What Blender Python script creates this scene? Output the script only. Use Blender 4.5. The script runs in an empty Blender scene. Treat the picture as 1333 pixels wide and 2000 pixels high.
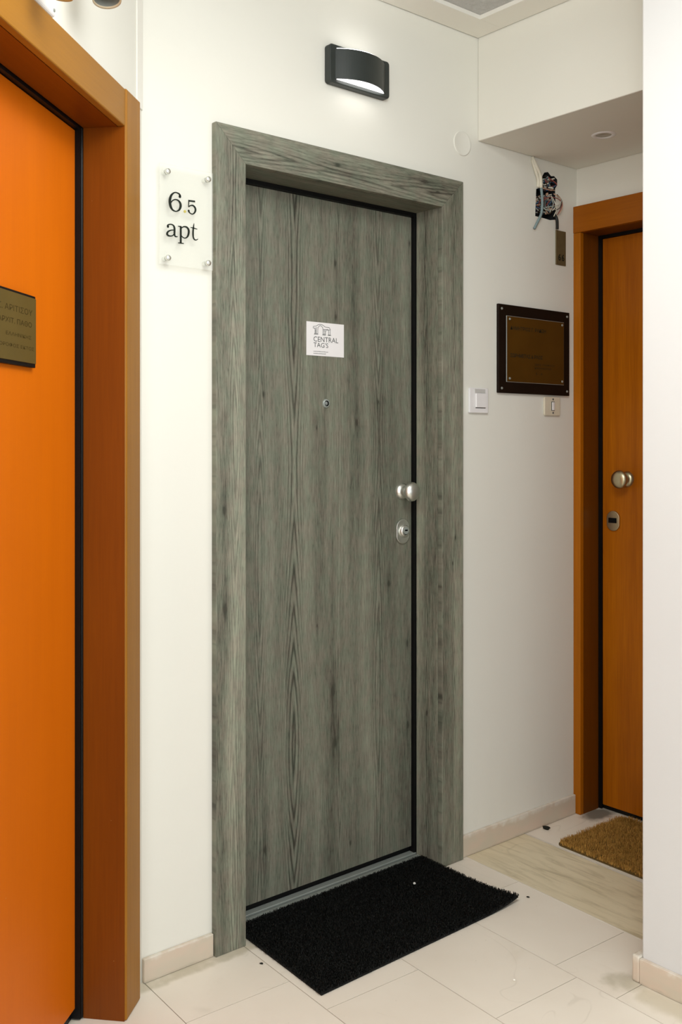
import bpy, bmesh, math, random
import numpy as np
from mathutils import Vector, Matrix

random.seed(7)
RNG = np.random.default_rng(11)
SC = bpy.context.scene
COL = SC.collection

# ------------------------------------------------------------------ camera
cam = bpy.data.cameras.new('camera')
cam.sensor_fit = 'HORIZONTAL'
cam.sensor_width = 36.0
cam.lens = 36.0 * 1929.0 / 1333.0
cam.shift_y = -(1000.0 - 862.0) / 1333.0
cam.clip_start = 0.05
camo = bpy.data.objects.new('camera', cam)
COL.objects.link(camo)
camo.location = (-1.4066, -2.2096, 1.35)
camo.rotation_euler = (math.radians(90), 0, math.radians(-39.9435))
SC.camera = camo

# ------------------------------------------------------------------ world, assumed daylight, exposure
w = bpy.data.worlds.new('world')
SC.world = w
w.use_nodes = True
w.node_tree.nodes['Background'].inputs[0].default_value = (0.95, 1.0, 1.03, 1)
w.node_tree.nodes['Background'].inputs[1].default_value = 1.35

def area(name, loc, target, sx, sy, power, col):
    l = bpy.data.lights.new(name, 'AREA')
    l.shape = 'RECTANGLE'; l.size = sx; l.size_y = sy
    l.energy = power; l.color = col
    o = bpy.data.objects.new(name, l); COL.objects.link(o)
    o.location = loc
    o.rotation_euler = (Vector(target) - Vector(loc)).to_track_quat('-Z', 'Y').to_euler()
    return o
# assumed daylight: large area light added behind the camera, no window modelled
area('assumed_daylight', (-4.6, -5.6, 1.75), (0.6, 0.0, 1.2), 4.5, 2.6, 160, (0.95, 1.0, 1.03))
# added overhead fill, no fixture: panel brightens the floor, point the upper walls
area('top_fill_panel', (-0.40, -1.45, 2.60), (-0.40, -1.45, 0.0), 1.0, 1.0, 26, (0.98, 1.0, 0.985))
fill_ = bpy.data.lights.new('top_fill_point', 'POINT')
fill_.energy = 24; fill_.color = (0.98, 1.0, 0.985); fill_.shadow_soft_size = 0.28
fillo = bpy.data.objects.new('top_fill_point', fill_); COL.objects.link(fillo)
fillo.location = (-0.40, -1.45, 2.36)

SC.view_settings.view_transform = 'Standard'
SC.view_settings.look = 'None'
SC.view_settings.gamma = 1.0
SC.view_settings.use_curve_mapping = False
SC.view_settings.exposure = -0.04

# ------------------------------------------------------------------ node helpers
class X:
    """a value socket with arithmetic"""
    def __init__(s, nt, v): s.nt, s.v = nt, v
    def _m(s, op, *a):
        n = s.nt.nodes.new('ShaderNodeMath'); n.operation = op
        for i, q in enumerate((s,) + a):
            if isinstance(q, X):
                if isinstance(q.v, (int, float)): n.inputs[i].default_value = q.v
                else: s.nt.links.new(q.v, n.inputs[i])
            else: n.inputs[i].default_value = q
        return X(s.nt, n.outputs[0])
    def __add__(s, o): return s._m('ADD', o)
    __radd__ = __add__
    def __sub__(s, o): return s._m('SUBTRACT', o)
    def __rsub__(s, o): return X(s.nt, o)._m('SUBTRACT', s)
    def __mul__(s, o): return s._m('MULTIPLY', o)
    __rmul__ = __mul__
    def __truediv__(s, o): return s._m('DIVIDE', o)
    def __neg__(s): return s * -1.0
    def pow(s, o): return s._m('POWER', o)
    def exp(s): return s._m('EXPONENT')
    def sin(s): return s._m('SINE')
    def abs(s): return s._m('ABSOLUTE')
    def max(s, o): return s._m('MAXIMUM', o)
    def min(s, o): return s._m('MINIMUM', o)
    def gt(s, o): return s._m('GREATER_THAN', o)
    def clamp(s): return s.max(0.0).min(1.0)
    def ramp(s, a, b):
        n = s.nt.nodes.new('ShaderNodeMapRange'); n.interpolation_type = 'SMOOTHSTEP'
        s.nt.links.new(s.v, n.inputs[0]); n.inputs[1].default_value = a; n.inputs[2].default_value = b
        return X(s.nt, n.outputs[0])

def gauss(d, wd): 
    q = d * (1.0 / wd)
    return (-(q * q)).exp()

class M:
    """a procedural material under construction"""
    def __init__(s, name, rough=0.6, spec=0.4, metal=0.0):
        s.mat = bpy.data.materials.new(name); s.mat.use_nodes = True
        s.nt = s.mat.node_tree
        s.b = s.nt.nodes['Principled BSDF']
        s.b.inputs['Roughness'].default_value = rough
        s.b.inputs['Specular IOR Level'].default_value = spec
        s.b.inputs['Metallic'].default_value = metal
    def coord(s, kind='Object'):
        if kind == 'World':
            n = s.nt.nodes.new('ShaderNodeNewGeometry'); o = n.outputs['Position']
        else:
            n = s.nt.nodes.new('ShaderNodeTexCoord'); o = n.outputs[kind]
        sp = s.nt.nodes.new('ShaderNodeSeparateXYZ'); s.nt.links.new(o, sp.inputs[0])
        return [X(s.nt, sp.outputs[i]) for i in range(3)]
    def noise(s, x, y, z, detail=2.0, rough=0.5, dist=0.0):
        c = s.nt.nodes.new('ShaderNodeCombineXYZ')
        for i, q in enumerate((x, y, z)):
            if isinstance(q, X): s.nt.links.new(q.v, c.inputs[i])
            else: c.inputs[i].default_value = q
        n = s.nt.nodes.new('ShaderNodeTexNoise'); n.inputs['Scale'].default_value = 1.0
        n.inputs['Detail'].default_value = detail; n.inputs['Roughness'].default_value = rough
        n.inputs['Distortion'].default_value = dist
        s.nt.links.new(c.outputs[0], n.inputs['Vector'])
        return X(s.nt, n.outputs[0])
    def mix(s, f, a, b):
        n = s.nt.nodes.new('ShaderNodeMix'); n.data_type = 'RGBA'
        if isinstance(f, X): s.nt.links.new(f.v, n.inputs[0])
        else: n.inputs[0].default_value = f
        for i, q in ((6, a), (7, b)):
            if isinstance(q, tuple): n.inputs[i].default_value = (*q, 1.0)
            else: s.nt.links.new(q, n.inputs[i])
        return n.outputs[2]
    def color(s, c):
        if isinstance(c, tuple): s.b.inputs['Base Color'].default_value = (*c, 1)
        else: s.nt.links.new(c, s.b.inputs['Base Color'])
        return s
    def bump(s, h, strength=0.3, dist=0.002):
        n = s.nt.nodes.new('ShaderNodeBump'); n.inputs['Strength'].default_value = strength
        n.inputs['Distance'].default_value = dist
        s.nt.links.new(h.v, n.inputs['Height']); s.nt.links.new(n.outputs[0], s.b.inputs['Normal'])
        return s
    def roughness(s, x): s.nt.links.new(x.v, s.b.inputs['Roughness']); return s

def plain(name, col, rough=0.5, spec=0.4, metal=0.0, var=0.06, scale=30.0):
    m = M(name, rough, spec, metal)
    x, y, z = m.coord()
    n = m.noise(x * scale, y * scale, z * scale, 3.0)
    lo = tuple(c * (1 - var * 2) for c in col); hi = tuple(min(1.0, c * (1 + var * 2)) for c in col)
    m.color(m.mix(n, lo, hi))
    return m.mat

# ------------------------------------------------------------------ materials
def plaster(name, base, bump=0.25, grime=0.0):
    m = M(name, 0.62, 0.3)
    x, y, z = m.coord('World')
    big = m.noise(x * 1.6, y * 1.6, z * 1.6, 3.0)
    fine = m.noise(x * 60.0, y * 60.0, z * 60.0, 3.0)
    trow = m.noise(x * 14.0, y * 14.0, z * 9.0, 4.0, 0.55, 0.6)
    c = m.mix((big - 0.5) * 1.2 + 0.5, tuple(q * 0.975 for q in base), tuple(min(1, q * 1.02) for q in base))
    low = z.ramp(0.55, 0.05) * grime
    m.color(c)
    m.bump(fine * 0.25 + trow * (0.5 + low * 1.6), bump, 0.004)
    return m.mat

WALL = plaster('cream_wall_paint', (0.80, 0.783, 0.705), 0.18, 1.0)
WALLW = plaster('white_wall_paint', (0.69, 0.69, 0.68), 0.18, 1.0)
TRIMW = plaster('white_trim_paint', (0.86, 0.835, 0.76), 0.05)

def rough_ceiling():
    m = M('rough_ceiling_plaster', 0.9, 0.1)
    x, y, z = m.coord('World')
    n = m.noise(x * 55.0, y * 55.0, z * 9.0, 6.0, 0.65)
    m.color(m.mix(n, (0.50, 0.50, 0.48), (0.74, 0.73, 0.71)))
    m.bump(n, 0.9, 0.012)
    return m.mat
CEIL = rough_ceiling()

def grey_oak(name, across, along, cath, knots, seed=0.0, lit_gain=1.0):
    """weathered grey oak laminate; across/along are object axes, cath = cathedral centres, knots = (across, along, size)"""
    m = M(name, 0.48, 0.35)
    P = m.coord()
    u, v = P[across], P[along]
    wob = (m.noise(u * 1.5, v * 1.3, seed + 3.1, 2.0) - 0.5) * 0.022
    uu = u + wob
    band = m.noise(uu * 13.0, v * 0.55, seed, 2.0)
    mid = m.noise(uu * 60.0, v * 2.6, seed + 9.0, 2.0)
    fib = m.noise(uu * 250.0, v * 16.0, seed + 5.0, 3.0, 0.6)
    pore = m.noise(uu * 480.0, v * 42.0, seed + 7.0, 2.0, 0.6)
    val = 0.54 + (band - 0.5) * 1.2 + (mid - 0.5) * 0.45 + (fib - 0.5) * 1.05
    val = val - pore.ramp(0.52, 0.70) * 0.20
    for i, (c, wd, fr, amp) in enumerate(cath):
        d = uu - c
        g = m.noise(seed + 20.0 + i * 3.7, v * 1.1, 0.0, 0.0) * (95.0 * fr) + m.noise(uu * 34.0, v * 9.0, seed + i, 2.0) * 2.2
        r = g + (d.abs() * (1.0 / wd)).pow(1.35) * 15.0
        ring = (r.sin() * 0.5 + 0.5).pow(2.0)
        val = val - (ring - 0.25) * gauss(d, wd) * (fib * 0.8 + 0.3) * amp
    for (ka, kl, ks) in knots:
        du = u - ka
        dv = v - kl
        q = (du * du) * (1.0 / (0.0048 * ks) ** 2) + (dv * dv) * (1.0 / (0.011 * ks) ** 2)
        h = (du * du) * (1.0 / (0.010 * ks) ** 2) + (dv * dv) * (1.0 / (0.075 * ks) ** 2)
        val = val - (-q).exp() * (0.25 + fib * 0.7) * 0.8 - (-h).exp() * 0.17
    hue = m.noise(u * 35.0, v * 18.0, seed + 31.0, 2.0)
    lo = m.mix(hue.ramp(0.35, 0.65), (0.044, 0.048, 0.034), (0.052, 0.046, 0.034))
    hi = m.mix(hue.ramp(0.35, 0.65), tuple(q * lit_gain for q in (0.250, 0.263, 0.196)), tuple(q * lit_gain for q in (0.270, 0.256, 0.196)))
    m.color(m.mix(val.clamp(), lo, hi))
    m.bump(fib * 0.6 + pore * 0.4, 0.16, 0.001)
    return m.mat

OAK_LEAF = grey_oak('grey_oak_leaf', 0, 2,
    [(0.355, 0.030, 1.0, 0.85), (0.690, 0.026, 0.9, 0.55), (0.232, 0.022, 0.9, 0.55), (0.528, 0.018, 1.1, 0.40)],
    [(0.5125, 1.8915, 1.0), (0.515, 1.728, 1.1), (0.245, 1.485, 0.9), (0.60, 1.409, 0.9), (0.5024, 0.590, 1.0),
     (0.5125, 0.432, 1.2), (0.8166, 0.694, 0.9), (0.819, 0.431, 0.8), (0.2505, 0.174, 1.0), (0.574, 0.11, 0.7),
     (0.735, 0.896, 0.9), (0.826, 1.994, 0.8), (0.4426, 0.7965, 0.4), (0.69, 1.475, 0.7), (0.44, 1.39, 0.5)], 0.0)
OAK_V = grey_oak('grey_oak_upright_lit', 0, 2, [(0.058, 0.020, 0.9, 0.50), (0.90, 0.018, 1.0, 0.40)],
    [(0.0256, 1.168, 0.9), (0.0288, 0.908, 1.1), (0.905, 1.042, 0.8), (0.893, 0.961, 0.6)], 40.0, 1.25)  # same laminate as the leaf; the frame's stronger light is put into the colour
OAK_H = grey_oak('grey_oak_header_lit', 2, 0, [(2.125, 0.028, 0.7, 0.60)],
    [(2.147, 0.4145, 0.9), (2.158, 0.767, 0.9), (2.135, 0.825, 0.7)], 60.0, 1.2)  # lightened too: light falling on the header is painted in
OAK_R = grey_oak('grey_oak_reveal_lit', 1, 2, [(0.05, 0.018, 0.9, 0.40)], [(0.05, 0.476, 0.7)], 80.0, 1.3)  # reveal lightened most, its light put into the colour
OAK_S = grey_oak('grey_oak_soffit', 1, 0, [(0.03, 0.02, 0.8, 0.35)], [], 95.0)

def veneer(name, across, along, lo, hi, rough, fine=1.0, seed=0.0):
    m = M(name, rough, 0.22)
    P = m.coord(); u, v = P[across], P[along]
    n1 = m.noise(u * 26.0, v * 0.7, seed, 2.0)
    n2 = m.noise(u * 240.0, v * 7.0, seed + 4.0, 3.0)
    n3 = m.noise(u * 3.0, v * 1.2, seed + 8.0, 2.0)
    val = 0.5 + (n1 - 0.5) * 0.9 * fine + (n2 - 0.5) * 0.7 * fine + (n3 - 0.5) * 0.9
    dots = m.noise(u * 150.0, v * 110.0, seed + 17.0, 1.0)
    c = m.mix(val.clamp(), lo, hi)
    m.color(m.mix(dots.ramp(0.80, 0.86) * 0.45, c, (0.62, 0.42, 0.20)))
    m.bump(n2, 0.06, 0.001)
    return m.mat
ORANGE_LEAF = veneer('orange_satin_veneer', 0, 2, (0.55, 0.110, 0.0004), (0.72, 0.162, 0.0008), 0.45, 0.4)
ORANGE_V = veneer('honey_wood_upright', 0, 2, (0.25, 0.098, 0.006), (0.37, 0.155, 0.014), 0.40, 1.0, 3.0)
ORANGE_SHADE = veneer('honey_wood_shaded', 1, 2, (0.150, 0.034, 0.0006), (0.225, 0.056, 0.0012), 0.40, 1.0, 5.0)  # same honey wood, darker: shade of reveal and soffit put into the colour
ORANGE_H = veneer('honey_wood_header', 2, 0, (0.27, 0.112, 0.010), (0.37, 0.160, 0.018), 0.40, 0.8, 7.0)
BROWN_LEAF = veneer('teak_veneer_leaf', 0, 2, (0.29, 0.072, 0.0006), (0.50, 0.148, 0.0015), 0.42, 1.4, 11.0)
BROWN_V = veneer('teak_wood_upright', 0, 2, (0.30, 0.090, 0.001), (0.46, 0.140, 0.002), 0.42, 1.0, 13.0)
BROWN_H = veneer('teak_wood_header', 2, 0, (0.24, 0.062, 0.0008), (0.38, 0.110, 0.0015), 0.42, 1.0, 15.0)
BROWN_SHADE = veneer('teak_wood_shaded', 1, 2, (0.11, 0.030, 0.0006), (0.18, 0.050, 0.001), 0.42, 1.0, 17.0)  # teak copy darkened: shade inside the frame is painted in

RUBBER = plain('black_rubber', (0.004, 0.004, 0.004), 0.42, 0.22)
DARK = plain('dark_leak_blocker', (0.006, 0.006, 0.006), 0.9, 0.1)
STEEL = plain('satin_chrome', (0.78, 0.79, 0.74), 0.36, 0.5, 1.0, 0.03)
STEELB = plain('brushed_steel_threshold', (0.34, 0.37, 0.34), 0.40, 0.5, 0.35, 0.05)
BRASS = plain('aged_brass', (0.56, 0.50, 0.33), 0.32, 0.5, 1.0, 0.05)
HOLEM = plain('keyhole_black', (0.004, 0.004, 0.004), 0.8, 0.1)
GREYM = plain('dark_grey_lamp_metal', (0.022, 0.028, 0.025), 0.45, 0.5, 0.0, 0.08)
WHITEP = plain('white_plastic', (0.83, 0.81, 0.80), 0.35, 0.5, 0.0, 0.02)
BEIGEP = plain('ivory_plastic', (0.70, 0.64, 0.50), 0.35, 0.5, 0.0, 0.03)
PAPER = plain('sticker_paper', (0.83, 0.80, 0.79), 0.5, 0.3, 0.0, 0.01)
INKG = plain('grey_ink', (0.09, 0.095, 0.09), 0.7, 0.1)
INKL = plain('light_grey_ink', (0.30, 0.30, 0.29), 0.7, 0.1)
INKK = plain('black_ink', (0.010, 0.014, 0.009), 0.6, 0.2)
GOLD = plain('gold_ink', (0.50, 0.42, 0.10), 0.5, 0.3)
LENS = plain('peephole_lens', (0.20, 0.22, 0.21), 0.12, 0.8)
BOARD = plain('dark_brown_board', (0.010, 0.005, 0.0025), 0.6, 0.12, 0.0, 0.15, 20.0)
BRONZE = plain('bronze_plate', (0.080, 0.034, 0.004), 0.42, 0.12, 0.0, 0.25, 4.0)
BRASSPL = plain('dull_brass_plate', (0.17, 0.115, 0.028), 0.30, 0.4, 0.4, 0.12, 9.0)
BRNPL = plain('brown_metal_plate', (0.15, 0.115, 0.055), 0.45, 0.4, 0.3, 0.12, 40.0)
CREAMM = plain('cream_lamp_metal', (0.74, 0.64, 0.46), 0.45, 0.4)
GREYIN = plain('grey_lamp_inside', (0.30, 0.31, 0.28), 0.5, 0.3)
CEMENT = plain('rough_cement', (0.22, 0.19, 0.15), 0.95, 0.1, 0.0, 0.3, 90.0)
BOXD = plain('black_box_liner', (0.020, 0.020, 0.022), 0.8, 0.2)
CHIP = plain('dark_debris', (0.02, 0.02, 0.016), 0.9, 0.1)

def acrylic():
    m = bpy.data.materials.new('clear_acrylic'); m.use_nodes = True
    nt = m.node_tree; nt.nodes.clear()
    out = nt.nodes.new('ShaderNodeOutputMaterial')
    tr = nt.nodes.new('ShaderNodeBsdfTransparent'); tr.inputs[0].default_value = (0.99, 0.995, 0.985, 1)
    df = nt.nodes.new('ShaderNodeBsdfDiffuse'); df.inputs[0].default_value = (0.93, 0.925, 0.90, 1)
    gl = nt.nodes.new('ShaderNodeBsdfGlossy'); gl.inputs['Roughness'].default_value = 0.08
    a = nt.nodes.new('ShaderNodeMixShader'); a.inputs[0].default_value = 0.12
    b = nt.nodes.new('ShaderNodeMixShader'); b.inputs[0].default_value = 0.035
    nt.links.new(tr.outputs[0], a.inputs[1]); nt.links.new(df.outputs[0], a.inputs[2])
    nt.links.new(a.outputs[0], b.inputs[1]); nt.links.new(gl.outputs[0], b.inputs[2])
    nt.links.new(b.outputs[0], out.inputs[0])
    return m
ACRYL = acrylic()

def glow():
    m = M('lit_white_diffuser', 0.5, 0.3)
    m.color((0.9, 0.9, 0.88))
    m.b.inputs['Emission Color'].default_value = (1.0, 0.97, 0.95, 1)
    m.b.inputs['Emission Strength'].default_value = 5.5
    return m.mat
GLOW = glow()

def marble(name, lo, hi, vein, vscale, stains=True, vr=(0.60, 0.80), vamt=0.35):
    m = M(name, 0.34, 0.4)
    x, y, z = m.coord('World')
    oi = m.nt.nodes.new('ShaderNodeObjectInfo'); rnd = X(m.nt, oi.outputs['Random'])
    n = m.noise(x * 5.0, y * 5.0, rnd * 40.0, 4.0)
    v = m.noise(x * vscale[0], y * vscale[1], rnd * 11.0, 5.0, 0.6, 0.9)
    speck = m.noise(x * 130.0, y * 130.0, 3.0, 1.0)
    val = (n - 0.5) * 1.3 + 0.5 + (rnd - 0.5) * 0.25
    c = m.mix(val.clamp(), lo, hi)
    c = m.mix(v.ramp(*vr) * vamt, c, vein)
    crk = m.noise(x * 2.6, y * 2.2, rnd * 25.0, 2.0, 0.5, 0.8)
    c = m.mix(gauss(crk - 0.5, 0.0028) * m.noise(x * 6.0, y * 6.0, 5.0).ramp(0.45, 0.6) * 0.18, c, tuple(q * 0.6 for q in vein))
    c = m.mix(speck.ramp(0.76, 0.82) * 0.35, c, tuple(q * 0.45 for q in vein))
    if stains:
        dn = m.noise(x * 24.0, y * 24.0, 1.0, 4.0)
        ragged = (dn - 0.5) * 1.5
        s1 = ((gauss(x - 1.60, 0.085) * gauss(y + 0.065, 0.05)) + ragged * 0.5).ramp(0.30, 0.75)     # soot by the far door
        s2 = ((gauss(x - 0.72, 0.060) * gauss(y + 0.775, 0.060)) + ragged * 0.7).ramp(0.30, 0.95)    # damp stain by the pillar foot
        s3 = ((gauss(x - 0.71, 0.050) * y.ramp(-0.80, -0.84) ) + ragged * 0.4).ramp(0.35, 0.9)
        s4 = (y.ramp(-0.075, -0.035) * x.ramp(0.5, 0.2) + ragged * 0.7).ramp(0.45, 1.1)                # dirt line along the skirting
        c = m.mix(s1 * 0.80, c, (0.10, 0.09, 0.065))
        c = m.mix(s2 * 0.45, c, (0.30, 0.27, 0.15))
        c = m.mix(s3 * 0.38, c, (0.42, 0.36, 0.20))
        c = m.mix(s4 * 0.55, c, (0.40, 0.35, 0.22))
    m.color(c)
    m.roughness(0.30 + n * 0.16)
    return m.mat
TILE = marble('cream_marble_tile', (0.79, 0.72, 0.61), (0.87, 0.81, 0.705), (0.62, 0.52, 0.38), (3.0, 3.0))
STRIP = marble('veined_beige_marble', (0.70, 0.615, 0.425), (0.80, 0.715, 0.52), (0.40, 0.33, 0.19), (34.0, 5.0), True, (0.42, 0.74), 0.60)
GROUT = plain('tan_grout', (0.17, 0.14, 0.10), 0.95, 0.1, 0.0, 0.15)
FILLER = plain('pale_joint_filler', (0.74, 0.69, 0.60), 0.8, 0.2)

def skirting_marble():
    m = M('pinkish_marble_skirting', 0.4, 0.4)
    x, y, z = m.coord('World')
    n = m.noise(x * 10.0, y * 10.0, z * 24.0, 4.0)
    pl = m.noise(x * 34.0, y * 34.0, z * 30.0, 4.0)
    c = m.mix(n.ramp(0.3, 0.7), (0.60, 0.53, 0.42), (0.66, 0.53, 0.42))
    smear = (z.ramp(0.035, 0.070) * 0.75 + (pl - 0.5) * 1.3).ramp(0.40, 0.95)
    c = m.mix(smear * 0.8, c, (0.76, 0.73, 0.65))
    dirt = (z.ramp(0.018, 0.0) + (pl - 0.5) * 1.2).ramp(0.5, 1.1)
    c = m.mix(dirt * 0.4, c, (0.36, 0.33, 0.25))
    m.color(c); m.bump(pl, 0.2, 0.002)
    return m.mat
SKIRT = skirting_marble()

def fibre(name, lo, hi, rough=0.7, spec=0.25):
    m = M(name, rough, spec)
    x, y, z = m.coord()
    n = m.noise(x * 420.0, y * 420.0, z * 90.0, 2.0)
    big = m.noise(x * 16.0, y * 16.0, 0.0, 3.0)
    m.color(m.mix(((n - 0.5) * 2.2 + 0.5 + (big - 0.5) * 0.7).clamp(), lo, hi))
    return m.mat
BLACKF = fibre('black_vinyl_fibre', (0.0008, 0.0009, 0.0008), (0.007, 0.008, 0.007), 0.55, 0.18)
COIRF = fibre('brown_coir_fibre', (0.25, 0.115, 0.016), (0.74, 0.42, 0.11), 0.9, 0.1)
COIRB = plain('coir_backing', (0.12, 0.075, 0.025), 0.9, 0.1)
MATB = plain('black_mat_backing', (0.006, 0.006, 0.006), 0.7, 0.2)

# ------------------------------------------------------------------ mesh helpers
def obj(name, me, m, parent=None, smooth=False):
    if isinstance(me, bmesh.types.BMesh):
        d = bpy.data.meshes.new(name); me.to_mesh(d); me.free(); me = d
    for q in (m if isinstance(m, (list, tuple)) else [m]): me.materials.append(q)
    o = bpy.data.objects.new(name, me); COL.objects.link(o)
    if parent: o.parent = parent
    if smooth:
        for p in me.polygons: p.use_smooth = True
    return o

def tag(o, label, cat=None, kind=None, group=None):
    o['label'] = label
    if cat: o['category'] = cat
    if kind: o['kind'] = kind
    if group: o['group'] = group
    return o

def empty(name, loc=(0, 0, 0), rz=0.0):
    o = bpy.data.objects.new(name, None); COL.objects.link(o)
    o.location = loc; o.rotation_euler = (0, 0, rz); o.empty_display_size = 0.05
    return o

def box(x0, x1, y0, y1, z0, z1, bev=0.0, seg=2, bm=None):
    bm = bm or bmesh.new()
    vs = [bm.verts.new((x, y, z)) for z in (z0, z1) for y in (y0, y1) for x in (x0, x1)]
    fs = []
    for q in ((0, 2, 3, 1), (4, 5, 7, 6), (0, 1, 5, 4), (2, 6, 7, 3), (0, 4, 6, 2), (1, 3, 7, 5)):
        fs.append(bm.faces.new([vs[i] for i in q]))
    if bev > 0:
        es = list({e for f in fs for e in f.edges})
        bmesh.ops.bevel(bm, geom=es, offset=bev, segments=seg, affect='EDGES', profile=0.5)
    return bm

def prism(pts, y0, y1, bev=0.0, bm=None):
    """polygon in the xz plane extruded along y"""
    bm = bm or bmesh.new()
    a = [bm.verts.new((x, y0, z)) for x, z in pts]; b = [bm.verts.new((x, y1, z)) for x, z in pts]
    n = len(pts)
    fs = [bm.faces.new(a), bm.faces.new(b[::-1])]
    for i in range(n):
        j = (i + 1) % n
        fs.append(bm.faces.new((a[j], a[i], b[i], b[j])))
    bmesh.ops.recalc_face_normals(bm, faces=fs)
    if bev > 0:
        es = list({e for f in fs for e in f.edges})
        bmesh.ops.bevel(bm, geom=es, offset=bev, segments=2, affect='EDGES', profile=0.5)
    return bm

def lathe(profile, seg=32, mat=None, squash=1.0, bm=None):
    """profile (r, h) turned round local z, squash scales local y; mat places it"""
    bm = bm or bmesh.new()
    rings = []
    mat = mat or Matrix()
    for r, h in profile:
        if r < 1e-6: rings.append([bm.verts.new(mat @ Vector((0, 0, h)))])
        else:
            rings.append([bm.verts.new(mat @ Vector((r * math.cos(2 * math.pi * k / seg), squash * r * math.sin(2 * math.pi * k / seg), h))) for k in range(seg)])
    fs = []
    for A, B in zip(rings[:-1], rings[1:]):
        for k in range(seg):
            j = (k + 1) % seg
            q = [A[k % len(A)], A[j % len(A)], B[j % len(B)], B[k % len(B)]]
            u = []
            for v in q:
                if v not in u: u.append(v)
            if len(u) > 2: fs.append(bm.faces.new(u))
    bmesh.ops.recalc_face_normals(bm, faces=fs)
    return bm

OUT = Matrix.Rotation(math.radians(90), 4, 'X')          # local z -> -y (out of a wall)
def out_at(x, y, z): return Matrix.Translation((x, y, z)) @ OUT

def catmull(P, k=6):
    P = [Vector(p) for p in P]; o = []
    for i in range(len(P) - 1):
        a = P[i - 1] if i else P[i] * 2 - P[i + 1]
        b, c = P[i], P[i + 1]
        d = P[i + 2] if i + 2 < len(P) else P[i + 1] * 2 - P[i]
        for s in range(k):
            t = s / k
            o.append(0.5 * ((2 * b) + (c - a) * t + (2 * a - 5 * b + 4 * c - d) * t * t + (3 * b - a - 3 * c + d) * t ** 3))
    o.append(P[-1]); return o

def tube(P, r, seg=8, k=6, bm=None, cap=True):
    bm = bm or bmesh.new()
    pts = catmull(P, k)
    up = Vector((0.31, 0.77, 0.55)); rings = []
    for i, p in enumerate(pts):
        t = (pts[min(i + 1, len(pts) - 1)] - pts[max(i - 1, 0)]).normalized()
        s = t.cross(up).normalized(); q = s.cross(t)
        rings.append([bm.verts.new(p + r * (math.cos(a) * s + math.sin(a) * q)) for a in [2 * math.pi * j / seg for j in range(seg)]])
    for A, B in zip(rings[:-1], rings[1:]):
        for j in range(seg):
            l = (j + 1) % seg
            bm.faces.new((A[j], A[l], B[l], B[j]))
    if cap:
        bm.faces.new(rings[0][::-1]); bm.faces.new(rings[-1])
    bmesh.ops.recalc_face_normals(bm, faces=bm.faces[:])
    return bm

def stroke(P, y0, y1, bm=None, k=6, joined=True):
    """a pen stroke (x, z, width) in the xz plane as a thin solid"""
    bm = bm or bmesh.new()
    pts = catmull(P, k) if len(P) > 2 else [Vector(p) for p in P]
    L, R = [], []
    for i, p in enumerate(pts):
        t = pts[min(i + 1, len(pts) - 1)] - pts[max(i - 1, 0)]
        t = Vector((t.x, t.y)).normalized(); n = Vector((-t.y, t.x)) * (p.z * 0.5)
        L.append((p.x + n.x, p.y + n.y)); R.append((p.x - n.x, p.y - n.y))
    fs = []
    Lv = [(bm.verts.new((x, y0, z)), bm.verts.new((x, y1, z))) for x, z in L]
    Rv = [(bm.verts.new((x, y0, z)), bm.verts.new((x, y1, z))) for x, z in R]
    for i in range(len(pts) - 1):
        for q in ((Lv[i][0], Lv[i + 1][0], Rv[i + 1][0], Rv[i][0]), (Lv[i][0], Lv[i][1], Lv[i + 1][1], Lv[i + 1][0]),
                  (Rv[i][0], Rv[i + 1][0], Rv[i + 1][1], Rv[i][1]), (Lv[i][1], Rv[i][1], Rv[i + 1][1], Lv[i + 1][1])):
            fs.append(bm.faces.new(q))
    fs.append(bm.faces.new((Lv[0][0], Rv[0][0], Rv[0][1], Lv[0][1])))
    fs.append(bm.faces.new((Lv[-1][0], Lv[-1][1], Rv[-1][1], Rv[-1][0])))
    bmesh.ops.recalc_face_normals(bm, faces=fs)
    return bm

def text_mesh(s, x, z, height, width, y, bm=None, bold=0.0, right=False):
    """a line of print: cap height `height`, fitted to `width`, baseline start at (x, z), in the plane y"""
    bm = bm or bmesh.new()
    c = bpy.data.curves.new('print', 'FONT'); c.body = s; c.size = 1.0; c.offset = bold; c.resolution_u = 3
    o = bpy.data.objects.new('print', c); COL.objects.link(o)
    bpy.context.view_layer.update()
    dg = bpy.context.evaluated_depsgraph_get()
    me = bpy.data.meshes.new_from_object(o.evaluated_get(dg))
    bpy.data.objects.remove(o); bpy.data.curves.remove(c)
    co = [v.co.copy() for v in me.vertices]
    if not co: return bm
    x0 = min(v.x for v in co); x1 = max(v.x for v in co)
    y1 = max(v.y for v in co); 
    sx = width / (x1 - x0); sz = height / y1
    off = x - (width if right else 0.0)
    vs = [bm.verts.new((off + (v.x - x0) * sx, y, z + v.y * sz)) for v in co]
    for p in me.polygons:
        try: bm.faces.new([vs[i] for i in p.vertices])
        except ValueError: pass
    bpy.data.meshes.remove(me)
    bmesh.ops.recalc_face_normals(bm, faces=bm.faces[:])
    return bm

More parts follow.
